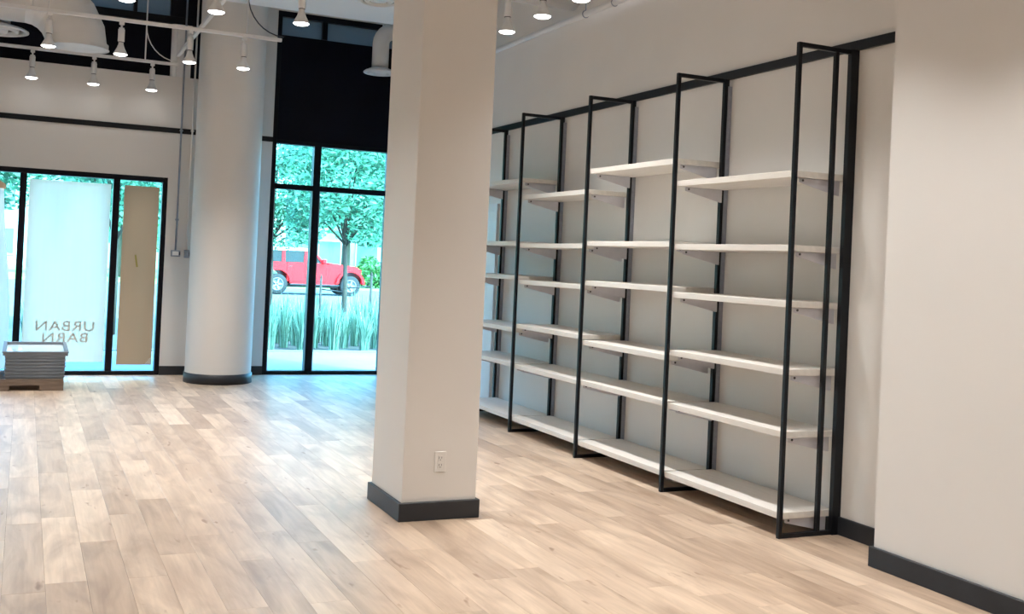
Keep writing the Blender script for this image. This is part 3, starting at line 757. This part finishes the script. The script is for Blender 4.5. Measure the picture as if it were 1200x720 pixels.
tree('street tree in full leaf between the shop door and the tall window', 1.4, 19.3, 1.9, 0.055,
     [(0.0, 0.0, 2.8, 0.9), (0.6, 0.1, 2.5, 0.6), (0.1, 0.0, 3.7, 0.9), (-0.6, 0, 3.0, 0.7)], 3000, 0.085, 'leaf_near', 6)
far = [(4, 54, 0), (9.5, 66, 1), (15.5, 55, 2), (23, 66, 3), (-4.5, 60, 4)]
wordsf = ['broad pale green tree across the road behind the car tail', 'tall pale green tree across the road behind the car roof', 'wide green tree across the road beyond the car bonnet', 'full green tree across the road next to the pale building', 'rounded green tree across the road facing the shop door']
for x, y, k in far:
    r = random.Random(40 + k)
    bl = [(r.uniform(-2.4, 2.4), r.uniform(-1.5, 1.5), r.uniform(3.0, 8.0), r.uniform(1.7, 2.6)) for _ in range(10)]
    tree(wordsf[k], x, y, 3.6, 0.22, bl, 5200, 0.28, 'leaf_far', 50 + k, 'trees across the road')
for x, y, s, lab in ((15.0, 49.0, 1.15, 'dark rounded bush across the road in front of the car nose'), (17.6, 50.0, 1.3, 'dark rounded bush next to the pale building across the road')):
    t = thing('bush', lab, 'bush', (x, y, -0.02))
    link('foliage', crown_mesh(int(x * 7), [(0, 0, 0.55 * s, 0.7 * s), (0.6 * s, 0, 0.45 * s, 0.6 * s), (-0.6 * s, 0, 0.45 * s, 0.55 * s), (0, 0.1, 0.95 * s, 0.5 * s)], 1500, 0.13, 'leaf_bush'), t)
    MB().tube([(0, 0, 0), (0, 0, 0.5)], 0.08, 6).build('stem', 'bark', t)
for x, y, h, lab in ((4.66, 18.0, 1.15, 'short dark stake left of the young street tree'.replace('left of', 'on the car-door side of')), (5.62, 18.2, 1.22, 'taller dark stake beside the young street tree, towards the car nose')):
    t = thing('tree_stake', lab, 'stake', (x, y, -0.03))
    MB().tube([(0, 0, 0), (0, 0, h)], 0.022, 8).build('pole', 'stake_wood', t)
    MB().tube([(0, 0, h - 0.02), (0, 0, h + 0.04)], [0.024, 0.004], 8).build('pointed_tip', 'stake_wood', t)
    MB().tube([(0, 0, h - 0.22), ((5.10 - x) * 0.92, (18.1 - y) * 0.92, h - 0.26)], 0.012, 6).build('tie_strap', 'car_black', t)
# pale building far behind
def building(label, x, y, w, d, h, floors, bays):
    b = thing('building', label, 'building', (x, y, 0))
    MB().box(0, w, 0, d, -0.05, h).build('wall', 'stone_pale', b)
    MB().box(-0.2, w + 0.2, -0.2, d, h, h + 0.35).build('cornice', 'stone_pale', b)
    for f in range(floors):
        for k in range(bays):
            x0 = w * (k + 0.22) / bays; x1 = w * (k + 0.78) / bays; z0 = h * (f + 0.25) / floors; z1 = h * (f + 0.8) / floors
            o = MB().box(x0 - .08, x1 + .08, -0.08, 0.0, z0 - .08, z1 + .08).build('window', 'plastic_white', b)
            MB().box(x0, x1, -0.10, -0.08, z0, z1).build('pane', 'facade_glass', o)
building('pale low building across the road with a row of windows, facing the car', 17.8, 72, 16, 8, 6.0, 2, 6)
building('pale two storey building across the road facing the shop door', -12, 72, 19, 8, 5.6, 2, 8)

# ---- red off-road car, parked parallel to the shop front, nose towards +X
car = thing('off_road_car', 'boxy red four-door off-road car parked across the road', 'car', (9.88, 39.95, -0.05))
HW = 0.74; WR = 0.385
xr, xf = -1.39, 1.38
def arch(xc, r, z, n=8):
    return [(xc + r * math.cos(math.pi - math.pi * k / n), z + r * math.sin(math.pi - math.pi * k / n)) for k in range(n + 1)]
low = [(-2.02, 0.50)] + arch(xr, 0.47, 0.46)[0:] + [(xr + 0.47, 0.42), (xf - 0.47, 0.42)] + arch(xf, 0.47, 0.46) + [(1.80, 0.50), (1.80, 1.02), (0.62, 1.17), (0.30, 1.20), (-2.02, 1.20)]
def clean(p):
    o = []
    for q in p:
        if not o or (abs(q[0] - o[-1][0]) + abs(q[1] - o[-1][1])) > 1e-4: o.append(q)
    return o
def ngon(mb): return mb
body = MB().prism(clean(low), -HW, HW).build('body', 'car_red', car)
MB().prism([(0.60, 1.165), (1.72, 1.03), (1.74, 1.08), (1.60, 1.12), (0.56, 1.225)], -HW + 0.12, HW - 0.12).build('bonnet', 'car_red', car)
# cabin pillars + roof
for y0, y1 in ((-HW + 0.02, -HW + 0.09), (HW - 0.09, HW - 0.02)):
    cab = MB()
    cab.prism([(-2.00, 1.20), (-1.90, 1.20), (-1.87, 1.64), (-1.94, 1.64)], y0, y1)
    cab.prism([(-1.22, 1.20), (-1.10, 1.20), (-1.12, 1.64), (-1.22, 1.64)], y0, y1)
    cab.prism([(-0.40, 1.20), (-0.26, 1.20), (-0.28, 1.64), (-0.38, 1.64)], y0, y1)
    cab.prism([(0.30, 1.20), (0.40, 1.20), (-0.03, 1.66), (-0.12, 1.66)], y0, y1)
    cab.build('pillars' if False else 'pillar', 'car_red', car)
MB().prism([(-1.97, 1.63), (-0.04, 1.65), (-0.10, 1.72), (-0.5, 1.755), (-1.9, 1.745), (-1.97, 1.70)], -HW + 0.02, HW - 0.02).build('roof', 'car_roof', car)
for s in (-1, 1):
    y0 = s * (HW - 0.05)
    for a, b, c, d in ((-1.90, -1.22, -1.22, -1.87), (-1.10, -0.40, -0.38, -1.12), (-0.26, 0.28, -0.12, -0.28)):
        MB().add([(a, y0, 1.21), (b, y0, 1.21), (c, y0, 1.63), (d, y0, 1.63)], [(0, 1, 2, 3)]).build('side_window', 'car_glass', car)
    for x0, x1 in ((-1.04, -0.36), (-0.30, 0.46)):
        dr = MB().cbox(x0, x1, s * HW - 0.012, s * HW + 0.012, 0.50, 1.18, 0.008).build('door', 'car_red', car)
        MB().cbox(x0 + 0.06, x0 + 0.20, s * (HW + 0.012) - 0.012, s * (HW + 0.012) + 0.012, 1.03, 1.07, 0.004).build('handle', 'car_black', dr)
    MB().cbox(-0.92, 0.95, s * (HW + 0.06) - 0.06, s * (HW + 0.06) + 0.06, 0.36, 0.42, 0.01).build('side_step', 'car_black', car)
    mr = MB().cbox(0.26, 0.40, s * (HW + 0.13) - 0.07, s * (HW + 0.13) + 0.07, 1.20, 1.36, 0.02).tube([(0.33, s * HW, 1.2), (0.33, s * (HW + 0.1), 1.25)], 0.02, 6).build('mirror', 'car_red', car)
    for xc in (xr, xf):
        inner = arch(xc, 0.46, 0.46, 8); outer = [(xc + (p[0] - xc) * 1.22, 0.46 + (p[1] - 0.46) * 1.16) for p in inner][::-1]
        MB().prism(inner + outer, s * (HW - 0.02), s * (HW + 0.13)).build('fender', 'car_red' , car)
        wh = MB().lathe([(0.20, -0.11), (WR - 0.04, -0.125), (WR, -0.09), (WR, 0.09), (WR - 0.04, 0.125), (0.20, 0.11)], n=28)
        wh.v = [(xc + x, s * (HW - 0.03) + z, WR + y) for x, y, z in wh.v]
        ty = wh.build('tyre', 'rubber', car)
        rim = MB().lathe([(0.21, 0.10), (0.235, 0.12), (0.21, 0.112), (0.19, 0.05), (0.0, 0.05)], n=28)
        for q in range(5):
            a = q * 2 * math.pi / 5; c_, s_ = math.cos(a), math.sin(a); w = 0.03
            pts = [(0.03, -w), (0.21, -w * 0.8), (0.21, w * 0.8), (0.03, w)]
            rim.add([(c_ * u - s_ * v, s_ * u + c_ * v, zz) for zz in (0.05, 0.11) for u, v in pts], [(4, 5, 6, 7), (0, 1, 5, 4), (1, 2, 6, 5), (2, 3, 7, 6), (3, 0, 4, 7)])
        rim.v = [(xc + x, s * (HW - 0.03 + z), WR + y) for x, y, z in rim.v]
        rim.build('rim', 'rim_silver', ty)
MB().add([(0.34, -HW + 0.1, 1.22), (0.34, HW - 0.1, 1.22), (-0.08, HW - 0.1, 1.65), (-0.08, -HW + 0.1, 1.65)], [(0, 1, 2, 3)]).build('windscreen', 'car_glass', car)
MB().cbox(1.80, 1.96, -HW + 0.05, HW - 0.05, 0.48, 0.64, 0.02).build('front_bumper', 'car_black', car)
MB().cbox(-2.14, -2.02, -HW + 0.05, HW - 0.05, 0.48, 0.62, 0.02).build('rear_bumper', 'car_black', car)
gr = MB().cbox(1.79, 1.83, -0.45, 0.45, 0.66, 1.0, 0.01).build('grille', 'car_red', car)
for k in range(7): MB().cbox(1.825, 1.835, -0.27 + k * 0.09 - 0.025, -0.27 + k * 0.09 + 0.025, 0.70, 0.95, 0.004).build('grille_slot', 'car_black', gr)
for s in (-1, 1):
    hl = MB().tube([(1.78, s * 0.37, 0.86), (1.85, s * 0.37, 0.86)], 0.075, 16).build('headlight', 'lamp_clear', car)
sp = MB().lathe([(0.0, 0.1), (0.2, 0.11), (0.35, 0.11), (0.37, 0.08), (0.37, -0.08), (0.35, -0.11), (0.0, -0.11)], n=24)
sp.v = [(-2.14 - z, x, 0.95 + y) for x, y, z in sp.v]; sp.build('spare_wheel', 'rubber', car)
MB().box(-1.9, 1.75, -0.5, 0.5, 0.28, 0.46).build('chassis', 'car_black', car)
